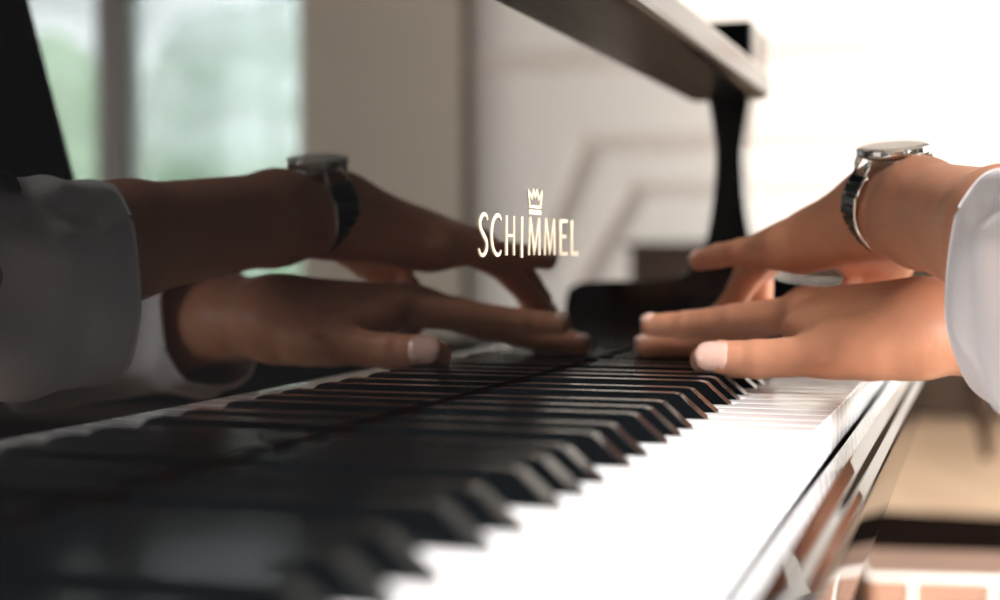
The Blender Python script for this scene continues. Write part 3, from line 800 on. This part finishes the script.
# rug and ottoman
bm = bmesh.new(); box(bm, -.75, 1.7, 1.9, 4.75, .001, .012, .004)
o = link('rug', mesh_of(bm, 'rug'), M['rug']); tag(o, 'dark brown rug on the pale wooden floor behind the keyboard', 'rug')
bm = bmesh.new(); box(bm, 1.95, 6.3, 2.4, 6.35, .001, .012, .004)
o = link('rug', mesh_of(bm, 'rug'), M['rug']); tag(o, 'added wide dark rug darkening the mirrored floor before the daybed', 'rug')  # rug added to darken the floor mirrored low in the fallboard
sofa = empty('daybed', (4.0, 7.0, 0), 'long low black daybed below the tall window, seen mirrored in the fallboard', 'daybed')
bm = bmesh.new(); box(bm, 1.75, 6.4, 6.45, 7.6, .05, .24, .015); rel(link('base', mesh_of(bm, 'base'), M['vest']), sofa)
for k in range(3):
    bm = bmesh.new(); box(bm, 1.77+k*1.545, 3.30+k*1.545, 6.46, 7.58, .24, .36, .04, 4); rel(link('seat_cushion', mesh_of(bm, 'seat_cushion'), M['vest'], None, True), sofa)
for x in (1.85, 6.3):
    for y in (6.55, 7.5):
        bm = bmesh.new(); lathe(bm, [(.02, 0), (.03, .05)], x, y, 12); rel(link('foot', mesh_of(bm, 'foot'), M['walnut'], None, True), sofa)
ot = empty('ottoman', (.55, 2.3, .012), 'low brown leather ottoman with pale piping below the right end of the keyboard', 'ottoman')
def op(name, bm, m, smooth=False): return rel(link(name, mesh_of(bm, name), M[m], None, smooth), ot)
A = V((.082, 2.07)); u = V((.985, .17)).normalized(); v = V((-.17, .985)).normalized()
def oq(a, b): return A+u*a+v*b
LX, LY, ZT = .85, .20, .372
bm = bmesh.new(); prism(bm, [tuple(oq(*p)) for p in ((0, 0), (LX, 0), (LX, LY), (0, LY))], 'z', .06, ZT); o = op('upholstery', bm, 'brown'); bevel_mod(o, .012, 3)
bm = bmesh.new(); tube(bm, [(*oq(*p), ZT-.002) for p in ((0, LY), (0, .006), (.006, .0), (LX-.006, 0), (LX, .006), (LX, LY))], .0045, 8)
for k in range(8):
    q = oq(.06+k*.105, -.002); tube(bm, [(q.x, q.y, .07), (q.x, q.y, ZT-.004)], .0035, 6)
op('piping', bm, 'pale', True)
for p in ((.05, .05), (LX-.05, .05), (.05, LY-.05), (LX-.05, LY-.05)):
    q = oq(*p); bm = bmesh.new(); lathe(bm, [(.018, .0125), (.024, .06)], q.x, q.y, 12); op('foot', bm, 'walnut', True)

# garden outside the french window
bm = bmesh.new(); box(bm, -12, 25, FY+.4, 40, -.3, -.2); o = link('lawn', mesh_of(bm, 'lawn'), M['lawn']); tag(o, 'bright green lawn outside the tall window', 'lawn', kind='stuff')
rnd = random.Random(5)
def bush(x, y, r, h, label):
    bm = bmesh.new()
    bmesh.ops.create_icosphere(bm, subdivisions=5, radius=1)
    from mathutils import noise
    for v_ in bm.verts:
        n_ = v_.co.normalized(); f = 1+.16*noise.noise(n_*2.3+V((x, y, 0)))+.09*noise.noise(n_*6+V((y, x, 1)))+.05*noise.noise(n_*17)
        v_.co = V((n_.x*r*f, n_.y*r*f, max(n_.z*h*f, -h*.8)))
    bmesh.ops.translate(bm, vec=(x, y, h*.8-.2), verts=bm.verts)
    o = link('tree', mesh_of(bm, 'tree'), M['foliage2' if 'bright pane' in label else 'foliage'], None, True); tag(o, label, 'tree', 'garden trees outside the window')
bush(10.5, 14.5, 1.7, 1.9, 'green leafy tree outside, seen left of the dark window mullion')
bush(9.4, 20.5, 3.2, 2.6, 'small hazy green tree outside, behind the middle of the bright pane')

# ================================================================== LIGHT
world = bpy.data.worlds.new('daylight'); SC.world = world; world.use_nodes = True
nt = world.node_tree; bg = nt.nodes['Background']; bg.inputs['Color'].default_value = (.93, .98, 1.0, 1); bg.inputs['Strength'].default_value = 9.5
def area(name, loc, rot, sx, sy, power, col):
    l = bpy.data.lights.new(name, 'AREA'); l.shape = 'RECTANGLE'; l.size = sx; l.size_y = sy; l.energy = power; l.color = col
    o = bpy.data.objects.new(name, l); COL.objects.link(o); o.location = loc; o.rotation_euler = rot; return o
R = math.radians
area('daylight_window_2', (XR+.3, -1.4, 1.6), (0, R(90), 0), 2.4, 2.4, 300, (.74, .86, 1))
area('daylight_window_3', (XR+.3, 1.8, 1.6), (0, R(90), 0), 2.4, 2.4, 160, (.90, .95, 1))
area('added_wall_wash', (XR+.3, 5.1, 1.6), (0, R(90), 0), 2.4, 2.6, 420, (1, .97, .93))  # added to brighten the far wall; no such window in view
area('added_sleeve_light', (4.8, YB-.25, 1.9), (R(90), 0, R(45)), 3.2, 2.2, 1200, (1, .965, .93))  # added behind the camera to brighten the sleeve and hands
area('added_key_light', (1.9, -.3, 3.15), (R(-25), R(28), 0), 1.2, 1.2, 270, (1, .97, .95))  # added to light the keys from above; no lamp hangs there
